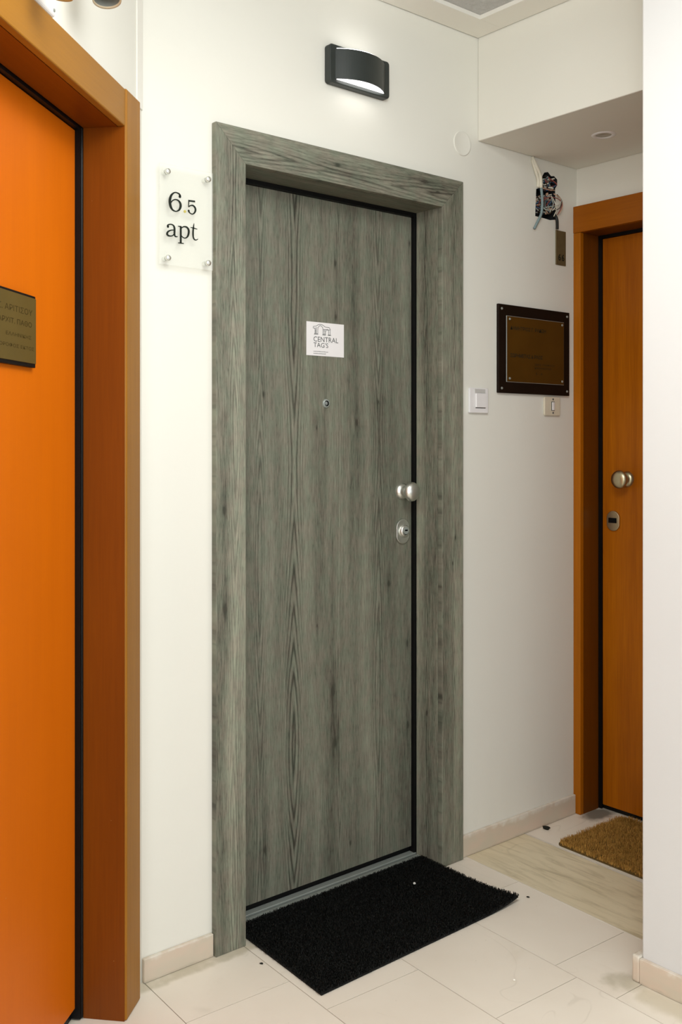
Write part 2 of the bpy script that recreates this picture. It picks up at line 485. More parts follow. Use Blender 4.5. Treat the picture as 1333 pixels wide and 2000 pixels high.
def fill_wall(outer, holes, y0, y1, hole_depth=0.07):
    """a wall slab in the xz plane with holes; material 1 lines and backs the holes"""
    bm = bmesh.new()
    def loop(pts, y):
        vs = [bm.verts.new((a, y, b)) for a, b in pts]
        es = [bm.edges.new((vs[i], vs[(i + 1) % len(vs)])) for i in range(len(vs))]
        return vs, es
    ov, oe = loop(outer, y0); es = list(oe); hv = []
    for h in holes:
        v, e = loop(h, y0); hv.append(v); es += e
    r = bmesh.ops.triangle_fill(bm, edges=es, use_beauty=True, use_dissolve=False)
    for f in bm.faces:
        f.normal_update()
        if f.normal.y > 0: f.normal_flip()
    bv = [bm.verts.new((a, y1, b)) for a, b in outer]; n = len(bv)
    fs = [bm.faces.new(bv)]
    for i in range(n):
        j = (i + 1) % n
        fs.append(bm.faces.new((ov[i], ov[j], bv[j], bv[i])))
    for v in hv:
        c = [bm.verts.new((p.co.x, y0 + hole_depth, p.co.z)) for p in v]; m = len(c)
        for i in range(m):
            j = (i + 1) % m
            f = bm.faces.new((v[i], v[j], c[j], c[i])); f.material_index = 1
        f = bm.faces.new(c); f.material_index = 1
    return bm

# ================================================================== SETTING
PHI = math.radians(41.86)                       # the door wall on the left is set at an angle
NL = Vector((math.sin(PHI), -math.cos(PHI), 0)); TL = Vector((math.cos(PHI), math.sin(PHI), 0))
F_OFF = -0.1146                                 # front of the orange door's frame
LEFT0 = NL * F_OFF                              # local frame: x along the wall, y into it
WL = 0.0226                                     # wall face behind the frame front

# floor: bed, tiles, marble strip
floor = obj('floor', box(-7.0, 2.4, -7.0, 0.35, -0.06, -0.0022), GROUT)
tag(floor, 'cream marble tiled landing floor with a veined strip before the far door', 'floor', 'structure')
ANG = math.radians(-2.5)
TW = 0.2925
def tile_piece(x0, x1, y0, y1, m, name='tile'):
    b = box(x0, x1, y0, y1, -0.02, 0.0)
    bmesh.ops.rotate(b, verts=b.verts[:], cent=(0, 0, 0), matrix=Matrix.Rotation(ANG, 3, 'Z'))
    return obj(name, b, m, floor)
g = 0.0009
# columns in the rotated frame: x' edges and where each column's cross joints lie
cols = {0: [0.2, -0.385, -0.97, -1.56, -2.2, -2.9], 1: [0.2, -0.10, -0.655, -1.24, -1.8, -2.4, -3.0], 2: [0.2, -0.195, -0.585, -0.775, -1.36, -1.9, -2.5, -3.1],
        -1: [0.2, -0.23, -0.62, -1.2, -1.8, -2.4, -3.0]}
xs0 = 0.0905
for c in range(-8, 3):
    x0 = xs0 + c * TW; x1 = x0 + TW
    if c == 2: x1 = 0.964
    js = cols.get(c, [0.2 - 0.07 * (abs(c) % 3), -0.42 - 0.1 * (c % 2), -1.0, -1.55, -2.1, -2.7, -3.3])
    for a, b_ in zip(js[:-1], js[1:]):
        tile_piece(x0 + g, x1 - g, b_ + g, a - g, TILE)
for a, b_ in zip([0.25, -0.66], [-0.66, -1.3]):
    tile_piece(0.967, 1.258, b_ + g, a - g, STRIP, 'veined_tile')
for a, b_ in zip([0.3, -0.30, -0.85], [-0.30, -0.85, -1.3]):
    tile_piece(1.267, 1.80, b_ + g, a - g, TILE)
for i, x0 in enumerate((0.9625, 1.2605)):
    b = box(x0, x0 + 0.0042, -1.3, 0.28, -0.02, 0.0004)
    bmesh.ops.rotate(b, verts=b.verts[:], cent=(0, 0, 0), matrix=Matrix.Rotation(ANG, 3, 'Z'))
    obj('joint_filler', b, FILLER, floor)

# ceiling and its flat border
H = 2.679
ceiling = obj('ceiling', box(-7.0, 1.2, -7.0, 0.1, H + 0.014, H + 0.12), CEIL)
tag(ceiling, 'rough grey plaster ceiling above the landing', 'ceiling', 'structure')
t1 = obj('trim_1', prism([(-0.02, 0)] * 0 + [(-0.20, H), (1.0296, H), (1.0296, H + 0.0135), (-0.20, H + 0.0135)], -0.106, -0.004), TRIMW)
tag(t1, 'flat white ceiling border along the wall above the grey door', 'trim', 'structure')
t2 = obj('trim_2', box(0.927, 1.0296, -0.80, -0.1065, H, H + 0.0135), TRIMW)
tag(t2, 'flat white ceiling border along the face of the boxed beam', 'trim', 'structure')

# back wall (holds the grey door and the open junction box)
WXE = 1.565
outer = [(-0.2055, 0), (0.03, 0), (0.03, 2.155), (0.912, 2.155), (0.912, 0), (WXE, 0), (WXE, H + 0.02), (-0.2055, H + 0.02)]
hole = [(1.3348, 2.2328), (1.3658, 2.2433), (1.3686, 2.2834), (1.3799, 2.298), (1.3999, 2.3033), (1.4172, 2.2917), (1.4346, 2.2947),
        (1.452, 2.2854), (1.452, 2.2653), (1.4404, 2.2519), (1.4404, 2.2373), (1.4462, 2.1414), (1.4114, 2.1346), (1.3743, 2.1364), (1.3292, 2.1371)]
wb = obj('wall_back', fill_wall(outer, [hole], 0.0, 0.16), [WALL, BOXD])
tag(wb, 'cream plastered wall around the grey door, with a ragged hole at right', 'wall', 'structure')

# angled left wall with the orange door
wl_o = [(-0.153, 0), (-0.153, H + 0.02), (-4.6, H + 0.02), (-4.6, 0), (-1.27, 0), (-1.27, 2.13), (-0.25, 2.13), (-0.25, 0)]
wl = obj('wall_left', fill_wall(wl_o, [], WL, 0.20), WALL)
wl.location = LEFT0; wl.rotation_euler = (0, 0, PHI)
tag(wl, 'cream wall above and beside the orange door', 'wall', 'structure')
ts = obj('trim_3', box(-0.196, -0.1545, WL - 0.004, WL, 2.175, H, 0.001, 1), TRIMW)
ts.location = LEFT0; ts.rotation_euler = (0, 0, PHI)
tag(ts, 'narrow white vertical strip in the corner above the orange door frame', 'trim', 'structure')

# pillar wall at right
PX, PY = 0.7525, -0.8026
wr = obj('wall_right', box(PX, 2.2, -5.2, PY, 0, H + 0.02, 0.004, 2), WALLW)
tag(wr, 'bright white wall ending in a sharp corner at the right edge', 'wall', 'structure')
# wall with the far brown door, beam with soffit
wn = empty('wall_niche', (WXE, 0, 0), math.radians(-90))
tag(wn, 'cream wall of the recess around the far brown door', 'wall', 'structure')
obj('plaster', fill_wall([(0, 0), (0.020, 0), (0.020, 2.15), (0.775, 2.15), (0.775, 0), (0.80, 0), (0.80, 2.36), (0, 2.36)], [], 0.0, 0.20), WALL, wn)
beam = obj('wall_beam', box(1.0336, WXE - 0.0005, PY + 0.001, -0.0005, 2.341, H + 0.0135, 0.003, 2), WALL)
tag(beam, 'boxed cream ceiling beam with flat underside over the recess', 'beam', 'structure')

# marble skirting
bl = obj('baseboard_left', box(-0.2050, -0.0015, -0.012, -0.0004, 0.0003, 0.060, 0.0015, 1), SKIRT)
tag(bl, 'pinkish marble skirting between the orange and grey door frames', 'baseboard', 'structure')
bb = obj('baseboard_back', box(0.9440, 1.5440, -0.012, -0.0004, 0.0003, 0.070, 0.0015, 1), SKIRT)
tag(bb, 'plaster-smeared marble skirting between the grey door and the far door', 'baseboard', 'structure')
br = obj('baseboard_right', box(PX - 0.012, PX - 0.0004, -5.2, PY, 0.0003, 0.0625, 0.001, 1), SKIRT)
tag(br, 'pinkish marble skirting along the white wall at right', 'baseboard', 'structure')
be = obj('baseboard_end', box(PX - 0.012, 1.54, PY + 0.0006, PY + 0.0215, 0.0003, 0.067, 0.004, 2), SKIRT)
tag(be, 'end skirting tile turned round the foot of the white wall corner', 'baseboard', 'structure')

# ================================================================== GREY DOOR
d1 = empty('door_1')
tag(d1, 'grey wood-grain apartment door with wide matching frame, in the centre', 'door', 'structure')
fx0, fx1, ft, ix0, ix1, it = 0.0, 0.943, 2.187, 0.095, 0.845, 2.092
obj('frame_upright', prism([(fx0, 0.0005), (ix0, 0.0005), (ix0, it), (fx0, ft)], -0.020, -0.0004, 0.0012), OAK_V, d1)
obj('frame_upright', prism([(ix1, 0.0005), (fx1, 0.0005), (fx1, ft), (ix1, it)], -0.020, -0.0004, 0.0020), OAK_V, d1)
obj('frame_header', prism([(ix0, it), (ix1, it), (fx1, ft), (fx0, ft)], -0.020, -0.0004, 0.0012), OAK_H, d1)
obj('frame_lining', box(ix0 - 0.03, ix0, 0.0002, 0.096, 0.0005, it + 0.03), OAK_R, d1)
obj('frame_lining', box(ix1, ix1 + 0.03, 0.0002, 0.096, 0.0005, it + 0.03), OAK_R, d1)
obj('frame_lining', box(ix0, ix1, 0.0002, 0.096, it, it + 0.03), OAK_S, d1)
b = bmesh.new()
box(ix0 - 0.02, 0.101, 0.0985, 0.150, 0.012, it + 0.02, bm=b); box(0.8365, ix1 + 0.02, 0.0985, 0.150, 0.012, it + 0.02, bm=b)
box(0.101, 0.8365, 0.0985, 0.150, 2.0795, it + 0.02, bm=b); box(0.101, 0.8365, 0.122, 0.150, 0.012, 0.032, bm=b)
obj('gasket', b, RUBBER, d1)
obj('door_leaf', box(0.102, 0.8355, 0.110, 0.158, 0.0315, 2.079, 0.0015, 2), OAK_LEAF, d1)
obj('leak_blocker', box(0.04, 0.905, 0.1585, 0.17, 0.0, 2.15), DARK, d1)  # added unseen behind the leaf to stop light leaking through the gaps
b = bmesh.new()
box(ix0 + 0.001, ix1 - 0.001, 0.076, 0.0905, 0.0005, 0.010, 0.0012, 1, b)
th_ = obj('threshold', b, STEELB, d1)
obj('threshold_groove', box(ix0 + 0.001, ix1 - 0.001, 0.0910, 0.0965, 0.0005, 0.005), RUBBER, th_)
obj('threshold_sill', box(ix0 + 0.001, ix1 - 0.001, 0.0970, 0.1210, 0.0005, 0.013, 0.0012, 1), STEELB, th_)
# knob
kx, kz, ky = 0.7915, 1.189, 0.110
kn = obj('knob', lathe([(0, 0.066), (0.009, 0.0655), (0.0185, 0.063), (0.0262, 0.0575), (0.0305, 0.0500), (0.0310, 0.0455), (0.0285, 0.040), (0.022, 0.0355), (0.0155, 0.0325), (0.0135, 0.027), (0.0150, 0.020), (0.0175, 0.012)], 40, out_at(kx, ky, kz)), STEEL, d1, True)
tag(kn, 'satin chrome mushroom knob')
obj('rose', lathe([(0.0172, 0.0135), (0.021, 0.0115), (0.0255, 0.007), (0.0275, 0.002), (0.0275, 0.0)], 40, out_at(kx, ky, kz)), STEEL, kn, True)
# lock
lx, lz = 0.7925, 1.0595
def oval(rx, rz, h, n=40): 
    return [(rx * math.cos(2 * math.pi * k / n), rz * math.sin(2 * math.pi * k / n)) for k in range(n)]
def oval_plate(cx, cz, rx, rz, y0, y1, bev=0.0025, straight=0.0):
    pts = []
    for k in range(44):
        a = 2 * math.pi * k / 44
        s = math.sin(a)
        pts.append((cx + rx * math.cos(a), cz + rz * s + (straight if s >= 0 else -straight)))
    return prism(pts, y0, y1, bev)
lk = obj('lock_plate', oval_plate(lx, lz, 0.0295, 0.0295, 0.103, 0.1098, 0.0025, 0.0105), STEEL, d1)
tag(lk, 'satin chrome oval lock plate')
obj('lock_collar', lathe([(0.012, 0.0105), (0.0165, 0.0100), (0.0195, 0.0075), (0.0205, 0.0), ], 36, out_at(lx + 0.003, 0.1035, lz + 0.001)), STEEL, lk, True)
obj('cylinder_face', lathe([(0, 0.0108), (0.0118, 0.0108), (0.0121, 0.006)], 28, out_at(lx + 0.003, 0.1035, lz + 0.0035)), STEELB, lk)
obj('keyhole', box(lx - 0.0025, lx + 0.0095, 0.0922, 0.0950, lz + 0.0015, lz + 0.0065), HOLEM, lk)
# peephole
pp = obj('peephole', lathe([(0.0085, 0.0045), (0.0105, 0.0050), (0.0130, 0.0030), (0.0138, 0.0)], 32, out_at(0.4763, 0.1098, 1.4646)), STEELB, d1, True)
obj('peephole_well', lathe([(0.0, 0.0012), (0.0096, 0.0012), (0.0098, 0.0046)], 28, out_at(0.4763, 0.1098, 1.4646)), HOLEM, pp)
obj('peephole_lens', lathe([(0.0, 0.0050), (0.003, 0.0047), (0.0052, 0.0035), (0.006, 0.0014)], 24, out_at(0.4763, 0.1098, 1.4646)), LENS, pp, True)

# sticker on the grey door
st = empty('door_sticker', (0.4735, 0.1094, 1.607))
tag(st, 'white square sticker reading CENTRAL TAG\'S on the grey door', 'sticker')
def loc(o, p): o.matrix_parent_inverse = Matrix.Translation(-Vector(p.location)) if p.rotation_euler.z == 0 else p.matrix_parent_inverse; return o
SP = st
loc(obj('paper', box(0.4008, 0.5464, 0.1088, 0.1096, 1.607, 1.7078), PAPER, st), st)
b = bmesh.new()
text_mesh('CENTRAL', 0.4275, 1.6495, 0.0150, 0.0960, 0.1084, b)
text_mesh("TAG'S", 0.4275, 1.6325, 0.0143, 0.0565, 0.1084, b)
loc(obj('lettering', b, INKG, st), st)
b = bmesh.new()
for s in [[(0.4269, 1.6881), (0.4269, 1.6939), (0.4379, 1.6956), (0.4453, 1.7004), (0.4557, 1.702), (0.4646, 1.6996), (0.4735, 1.695), (0.487, 1.6951), (0.4915, 1.69), (0.493, 1.6883)], [(0.4438, 1.6721), (0.4438, 1.6871), (0.4468, 1.6942), (0.4534, 1.6984), (0.4601, 1.6952), (0.4638, 1.6885), (0.4638, 1.6711)], [(0.4269, 1.6887), (0.4328, 1.688), (0.4328, 1.6736), (0.4299, 1.6705), (0.4453, 1.6713)], [(0.4379, 1.6878), (0.4379, 1.6728)], [(0.4416, 1.6915), (0.4379, 1.6895), (0.4321, 1.6891)], [(0.4646, 1.6868), (0.481, 1.6888), (0.4833, 1.6894)], [(0.4661, 1.6841), (0.4735, 1.6852)], [(0.4661, 1.6806), (0.4728, 1.6811)], [(0.4661, 1.6759), (0.4728, 1.6764)], [(0.4616, 1.6708), (0.475, 1.6708)], [(0.4735, 1.6718), (0.4735, 1.6811), (0.478, 1.6861), (0.484, 1.6865), (0.4855, 1.6831), (0.4855, 1.6726)], [(0.484, 1.6871), (0.493, 1.6881)], [(0.4915, 1.687), (0.4915, 1.6731)], [(0.4825, 1.6707), (0.4953, 1.6708)], [(0.4631, 1.6728), (0.4735, 1.6727)], [(0.4313, 1.6729), (0.4438, 1.6732)], [(0.4357, 1.6865), (0.4357, 1.6738)], [(0.484, 1.672), (0.4938, 1.6721)]]:
    stroke([(x, z, 0.0013) for x, z in s], 0.1084, 0.1089, b, 2)
loc(obj('arch_logo', b, INKG, st), st)
b = bmesh.new()
for z, n, x1 in ((1.6200, 15, 0.4818), (1.6137, 14, 0.4750)):
    x = 0.4275
    while x < x1:
        wd = random.uniform(0.0016, 0.0030); box(x, x + wd, 0.1085, 0.1089, z - 0.0013, z + random.uniform(0.0006, 0.0016), bm=b); x += wd + 0.0008
loc(obj('small_print', b, INKL, st), st)

# ================================================================== ORANGE DOOR (angled wall)
d2 = empty('door_2', LEFT0, PHI)
tag(d2, 'orange wooden door with honey-coloured frame, cut by the left edge', 'door', 'structure')
o_in, o_out, o_top, o_hd = -0.3190, -0.2240, 2.172, 2.083
obj('frame_upright', box(o_in, o_out, 0.0, WL - 0.0005, 0.0005, o_top, 0.0045, 3), ORANGE_V, d2)
obj('frame_header', box(-1.20, o_in - 0.0006, 0.003, WL - 0.0005, o_hd, o_top - 0.002, 0.0030, 2), ORANGE_H, d2)
obj('frame_upright', box(-1.295, -1.2006, 0.0, WL - 0.0005, 0.0005, o_top, 0.003, 2), ORANGE_V, d2)
obj('frame_lining', box(o_in - 0.0016, o_in - 0.0003, 0.0045, 0.105, 0.0005, o_hd - 0.0002), ORANGE_SHADE, d2)
obj('frame_core', box(o_in, o_in + 0.03, WL, 0.105, 0.0005, o_hd + 0.02), ORANGE_SHADE, d2)
obj('frame_lining', box(-1.23, -1.20, WL, 0.105, 0.0005, o_hd + 0.02), ORANGE_SHADE, d2)
obj('frame_lining', box(-1.20, o_in - 0.0006, WL, 0.105, o_hd, o_hd + 0.02), ORANGE_SHADE, d2)
obj('door_leaf', box(-1.19, -0.333, 0.120, 0.165, 0.028, 2.075, 0.002, 2), ORANGE_LEAF, d2)
b = bmesh.new()
box(-0.332, -0.300, 0.108, 0.160, 0.004, o_hd + 0.015, bm=b); box(-1.22, -1.191, 0.108, 0.160, 0.004, o_hd + 0.015, bm=b)
box(-1.191, -0.332, 0.108, 0.160, 2.0765, o_hd + 0.015, bm=b); box(-1.191, -0.332, 0.130, 0.160, 0.002, 0.0275, bm=b)
tube([(-0.3225, 0.1085, 0.004), (-0.3225, 0.1085, 1.0), (-0.3225, 0.1085, o_hd - 0.002)], 0.0038, 10, 1, b)
obj('gasket', b, RUBBER, d2)
obj('leak_blocker', box(-1.25, -0.26, 0.166, 0.18, 0, 2.12), DARK, d2)  # added, blocks stray light behind the orange leaf

# nameplate on the orange door
np1 = empty('nameplate', LEFT0, PHI)
tag(np1, 'dull brass nameplate with black edges on the orange door', 'nameplate')
obj('mount', box(-0.800, -0.5588, 0.1105, 0.1195, 1.504, 1.6537, 0.0008, 1), RUBBER, np1)
obj('plate', box(-0.797, -0.5600, 0.1085, 0.1104, 1.512, 1.6485, 0.0005, 1), BRASSPL, np1)
b = bmesh.new()
text_mesh('Σ. ΑΡΙΤΙΣΟΥ', -0.5780, 1.6105, 0.0120, 0.150, 0.1082, b, 0.0, True)
text_mesh('ΑΡΧΙΤ. ΠΑΘΟ', -0.5810, 1.5860, 0.0105, 0.145, 0.1082, b, 0.01, True)
text_mesh('ΕΛΛΗΝΙΚΗΣ', -0.5830, 1.5610, 0.0070, 0.110, 0.1082, b, 0.0, True)
text_mesh('ΟΡΟΦΟΣ ΕΚΤΟΣ', -0.5700, 1.5385, 0.0070, 0.150, 0.1082, b, 0.0, True)
obj('lettering', b, plain('faded_brown_ink', (0.055, 0.036, 0.008), 0.6, 0.2), np1)

# spotlight bar above the orange door, only its heads reach into the picture
sb = empty('spotlight_bar', LEFT0, PHI)
tag(sb, 'cream two-headed spotlight bar on the wall above the orange door', 'spotlight')
obj('rail', box(-0.92, -0.52, -0.012, WL - 0.0005, 2.520, 2.555, 0.004, 2), CREAMM, sb)
def spot_head(t, d, z, tiltx, tilty, r, m):
    R = Matrix.Translation((t, d, z)) @ Matrix.Rotation(tiltx, 4, 'X') @ Matrix.Rotation(tilty, 4, 'Y')
    h = obj('lamp_head', lathe([(r * 0.90, 0.004), (r, 0.0), (r * 1.02, 0.003), (r * 1.02, 0.085), (r * 0.8, 0.105), (0.012, 0.112), (0.0, 0.112)], 36, R), m, sb, True)
    obj('reflector', lathe([(r * 0.90, 0.004), (r * 0.86, 0.035), (r * 0.55, 0.060), (0, 0.062)], 36, R), GREYIN, h, True)
    obj('arm', tube([(t, d, z + 0.09), (t, d * 0.6, z + 0.15), (t, -0.004, 2.53)], 0.006, 8, 4), CREAMM, h)
spot_head(-0.6300, -0.075, 2.2330, math.radians(-8), math.radians(8), 0.0285, CREAMM)
spot_head(-0.8150, -0.060, 2.1580, math.radians(6), math.radians(-4), 0.0215, plain('straw_lamp_metal', (0.66, 0.50, 0.20), 0.5, 0.4))
# white cable duct lying on top of the frame header
cd = empty('cable_duct', LEFT0, PHI)
tag(cd, 'short white plastic duct end with a screw resting on the orange door header', 'cable duct')
obj('duct', box(-1.0, -0.702, -0.001, WL - 0.001, o_top - 0.0015, o_top + 0.022, 0.008, 4), WHITEP, cd)
obj('screw', lathe([(0, 0.002), (0.003, 0.0018), (0.0035, 0)], 16, out_at(-0.714, -0.001, o_top + 0.010)), STEELB, cd)

# ================================================================== FAR BROWN DOOR
d3 = empty('door_3', (1.545, 0, 0), math.radians(-90))
tag(d3, 'brown teak door with matching frame in the recess at right', 'door', 'structure')
D = 0.0195
obj('frame_upright', box(0.0006, 0.0317, 0.0, D, 0.0005, 2.1045, 0.002, 2), BROWN_V, d3)
obj('frame_upright', box(0.745, 0.776, 0.0, D, 0.0005, 2.1045, 0.002, 2), BROWN_V, d3)
obj('frame_header', box(0.0006, 0.776, -0.0015, D, 2.105, 2.2015, 0.002, 2), BROWN_H, d3)
obj('frame_lining', box(0.0207, 0.0317, D + 0.0006, 0.108, 0.0005, 2.125), BROWN_SHADE, d3)
obj('frame_lining', box(0.745, 0.768, D + 0.0006, 0.108, 0.0005, 2.125), BROWN_SHADE, d3)
obj('frame_lining', box(0.0317, 0.745, D + 0.0006, 0.108, 2.105, 2.125), BROWN_SHADE, d3)
b = bmesh.new()
box(0.022, 0.0452, 0.109, 0.15, 0.004, 2.12, bm=b); box(0.735, 0.765, 0.109, 0.15, 0.004, 2.12, bm=b)
box(0.0452, 0.735, 0.109, 0.15, 2.0935, 2.12, bm=b); box(0.0452, 0.735, 0.122, 0.15, 0.002, 0.0165, bm=b)
obj('gasket', b, RUBBER, d3)
obj('door_leaf', box(0.0460, 0.7340, 0.115, 0.160, 0.0170, 2.0925, 0.0015, 2), BROWN_LEAF, d3)
obj('leak_blocker', box(0.022, 0.77, 0.1605, 0.17, 0, 2.14), DARK, d3)  # added, keeps outside light from coming round the brown leaf
k3 = obj('knob', lathe([(0, 0.062), (0.012, 0.0612), (0.023, 0.0585), (0.0305, 0.053), (0.0335, 0.047), (0.0310, 0.041), (0.022, 0.036), (0.014, 0.032), (0.0125, 0.024), (0.016, 0.012)], 40, out_at(0.149, 0.115, 1.214)), BRASS, d3, True)
tag(k3, 'aged brass mushroom knob')
obj('rose', lathe([(0.0155, 0.0125), (0.022, 0.0105), (0.027, 0.006), (0.0295, 0.0)], 36, out_at(0.149, 0.115, 1.214)), BRASS, k3, True)
l3 = obj('lock_plate', oval_plate(0.0945, 1.0610, 0.0270, 0.0270, 0.1075, 0.1148, 0.002, 0.0095), BRASS, d3)
tag(l3, 'aged brass oval lock plate')
obj('keyhole', box(0.0760, 0.1105, 0.1068, 0.1080, 1.0535, 1.0720), HOLEM, l3)

# ================================================================== THINGS ON THE BACK WALL
def place(o, p):
    o.parent = p; return o

# wall lamp
wlamp = empty('wall_lamp', (0.497, 0, 2.379))
tag(wlamp, 'black bowed wall lamp, lit, above the grey door', 'wall lamp')
def rrect(x0, x1, z0, z1, r, n=6):
    p = []
    for cx, cz, a0 in ((x1 - r, z1 - r, 0), (x0 + r, z1 - r, 90), (x0 + r, z0 + r, 180), (x1 - r, z0 + r, 270)):
        for k in range(n + 1):
            a = math.radians(a0 + 90 * k / n); p.append((cx + r * math.cos(a), cz + r * math.sin(a)))
    return p
obj('back_plate', prism(rrect(-0.1160, 0.1160, 0.0, 0.1110, 0.010), -0.026, -0.0005, 0.003), GREYM, wlamp)
def bow(half, depth, y0, n=28):
    Rr = (half * half + depth * depth) / (2 * depth); a = math.asin(half / Rr)
    return [(Rr * math.sin(-a + 2 * a * k / n), y0 - (Rr * math.cos(-a + 2 * a * k / n) - (Rr - depth))) for k in range(n + 1)]
o_ = bow(0.0960, 0.0370, -0.0262); i_ = bow(0.0925, 0.0340, -0.0262)
b = bmesh.new()
zz = (0.0120, 0.0985)
V = [[[b.verts.new((x, y, z)) for x, y in A] for z in zz] for A in (o_, i_)]
for k in range(len(o_) - 1):
    b.faces.new((V[0][0][k], V[0][0][k + 1], V[0][1][k + 1], V[0][1][k]))
    b.faces.new((V[1][0][k], V[1][1][k], V[1][1][k + 1], V[1][0][k + 1]))
    for q in (0, 1): b.faces.new((V[0][q][k], V[1][q][k], V[1][q][k + 1], V[0][q][k + 1]))
bmesh.ops.recalc_face_normals(b, faces=b.faces[:])
obj('shield', b, GREYM, wlamp)
d_ = bow(0.0915, 0.0330, -0.0264)
b = bmesh.new()
lo = [b.verts.new((x, y, 0.0110)) for x, y in d_]; hi = [b.verts.new((x, y, 0.1010)) for x, y in d_]
b.faces.new(lo); b.faces.new(hi)
for k in range(len(d_)):
    j = (k + 1) % len(d_); b.faces.new((lo[k], lo[j], hi[j], hi[k]))
bmesh.ops.recalc_face_normals(b, faces=b.faces[:])
tag(obj('diffuser', b, GLOW, wlamp), 'glowing white diffuser')

# acrylic apartment plate
ap = empty('apartment_plate', (-0.0865, 0, 1.795))
tag(ap, 'clear acrylic plate reading 6.5 apt on four studs', 'sign')
AO = Vector(ap.location)
def rel(bm):
    bmesh.ops.translate(bm, verts=bm.verts[:], vec=-AO); return bm
obj('panel', rel(box(-0.1665, -0.0085, -0.0200, -0.0155, 1.795, 2.0490, 0.0006, 1)), ACRYL, ap)
for x, z in ((-0.1445, 2.0300), (-0.0250, 2.0302), (-0.1435, 1.8120), (-0.0250, 1.8128)):
    s = obj('stud', rel(lathe([(0, 0.0275), (0.0055, 0.0270), (0.0072, 0.0255), (0.0074, 0.0205), (0.0074, 0.0202)], 24, out_at(x, 0.0, z))), STEEL, ap, True)
    obj('spacer', rel(lathe([(0.0062, 0.0150), (0.0062, 0.0005)], 20, out_at(x, 0.0, z))), STEEL, s, True)
GL = {'6': [(-0.1073, 1.9735, 0.00608), (-0.1108, 1.9788, 0.00419), (-0.1221, 1.9808, 0.00293), (-0.1318, 1.9738, 0.00503), (-0.1365, 1.9635, 0.0065), (-0.1373, 1.9527, 0.00713), (-0.1343, 1.9414, 0.00629), (-0.1282, 1.9349, 0.00419), (-0.119, 1.9334, 0.00293), (-0.1104, 1.9386, 0.00472), (-0.1063, 1.9478, 0.00629), (-0.1076, 1.9562, 0.00576), (-0.1135, 1.9618, 0.00398), (-0.1221, 1.9628, 0.00293), (-0.13, 1.9586, 0.00293), (-0.1337, 1.9533, 0.00231)],
'5b': [(-0.0831, 1.966, 0.00419), (-0.0637, 1.9668, 0.0044)],
'5s': [(-0.0822, 1.9675, 0.00252), (-0.0827, 1.9498, 0.00231)],
'5': [(-0.0827, 1.9498, 0.0021), (-0.0775, 1.9542, 0.00293), (-0.07, 1.9556, 0.00398), (-0.0637, 1.9511, 0.00472), (-0.0624, 1.9437, 0.00472), (-0.0662, 1.9366, 0.00377), (-0.0725, 1.9333, 0.00272), (-0.0797, 1.9357, 0.00314), (-0.0827, 1.9401, 0.00461)],
'a1': [(-0.1434, 1.8911, 0.00524), (-0.1428, 1.8952, 0.00377), (-0.1355, 1.8981, 0.00293), (-0.1282, 1.8969, 0.00367), (-0.1245, 1.8916, 0.00524), (-0.1239, 1.8831, 0.00524), (-0.1239, 1.8735, 0.00472), (-0.1208, 1.8691, 0.00335), (-0.115, 1.8695, 0.0021)],
'a2': [(-0.1251, 1.8851, 0.00252), (-0.1343, 1.8833, 0.00293), (-0.1428, 1.8784, 0.0044), (-0.1452, 1.8727, 0.00524), (-0.1428, 1.8693, 0.00472), (-0.1361, 1.8684, 0.00314), (-0.1294, 1.8706, 0.00272), (-0.1251, 1.8749, 0.00231)],
'p1': [(-0.1137, 1.8965, 0.00189), (-0.1061, 1.8963, 0.00293)], 'p2': [(-0.1058, 1.8979, 0.00524), (-0.1058, 1.8544, 0.00524)], 'p3': [(-0.1135, 1.8542, 0.00231), (-0.0972, 1.8544, 0.00231)],
'p4': [(-0.1036, 1.8929, 0.00231), (-0.0974, 1.8973, 0.00314), (-0.0887, 1.8974, 0.0044), (-0.0831, 1.8919, 0.00545), (-0.0825, 1.8834, 0.00545), (-0.0856, 1.8743, 0.0044), (-0.0925, 1.8689, 0.00272), (-0.0999, 1.8702, 0.00252), (-0.1039, 1.8735, 0.00231)],
't1': [(-0.0668, 1.9099, 0.00105), (-0.0681, 1.9016, 0.00356), (-0.0693, 1.8906, 0.0044), (-0.0693, 1.8776, 0.0044), (-0.0668, 1.8703, 0.00377), (-0.0611, 1.8681, 0.00272), (-0.0546, 1.8717, 0.00168)],
't2': [(-0.0765, 1.8985, 0.00168), (-0.0675, 1.8979, 0.00272), (-0.0571, 1.8966, 0.00168)]}
GROUPS = {'numeral_six': ['6'], 'numeral_five': ['5b', '5s', '5'], 'letter_a': ['a1', 'a2'], 'letter_p': ['p1', 'p2', 'p3', 'p4'], 'letter_t': ['t1', 't2']}
for nm, ks in GROUPS.items():
    b = bmesh.new()
    for k in ks: stroke(GL[k], -0.0212, -0.0201, b)
    if nm == 'numeral_six': lathe([(0, 0.0212), (0.0036, 0.0212), (0.0036, 0.0201)], 16, out_at(-0.1083, 0, 1.9722), bm=b)
    if nm == 'letter_a': lathe([(0, 0.0212), (0.0030, 0.0212), (0.0030, 0.0201)], 16, out_at(-0.1428, 0, 1.8912), bm=b)
    if nm == 'numeral_five': lathe([(0, 0.0212), (0.0026, 0.0212), (0.0026, 0.0201)], 16, out_at(-0.0824, 0, 1.9405), bm=b)
    obj(nm, rel(b), INKK, ap)
obj('gold_dot', rel(lathe([(0, 0.0212), (0.0036, 0.0212), (0.0036, 0.0201)], 18, out_at(-0.0937, 0, 1.9368))), GOLD, ap)

# painted-over round cap
cap = obj('blanking_cap', lathe([(0, 0.0022), (0.034, 0.0022), (0.0375, 0.0035), (0.0395, 0.003), (0.0402, 0.0002)], 44, out_at(0, 0, 0)), WALL, None, True)
cap.location = (0.957, 0, 2.3185)
tag(cap, 'round cream cover cap painted over on the wall, right of the lamp', 'cover cap')

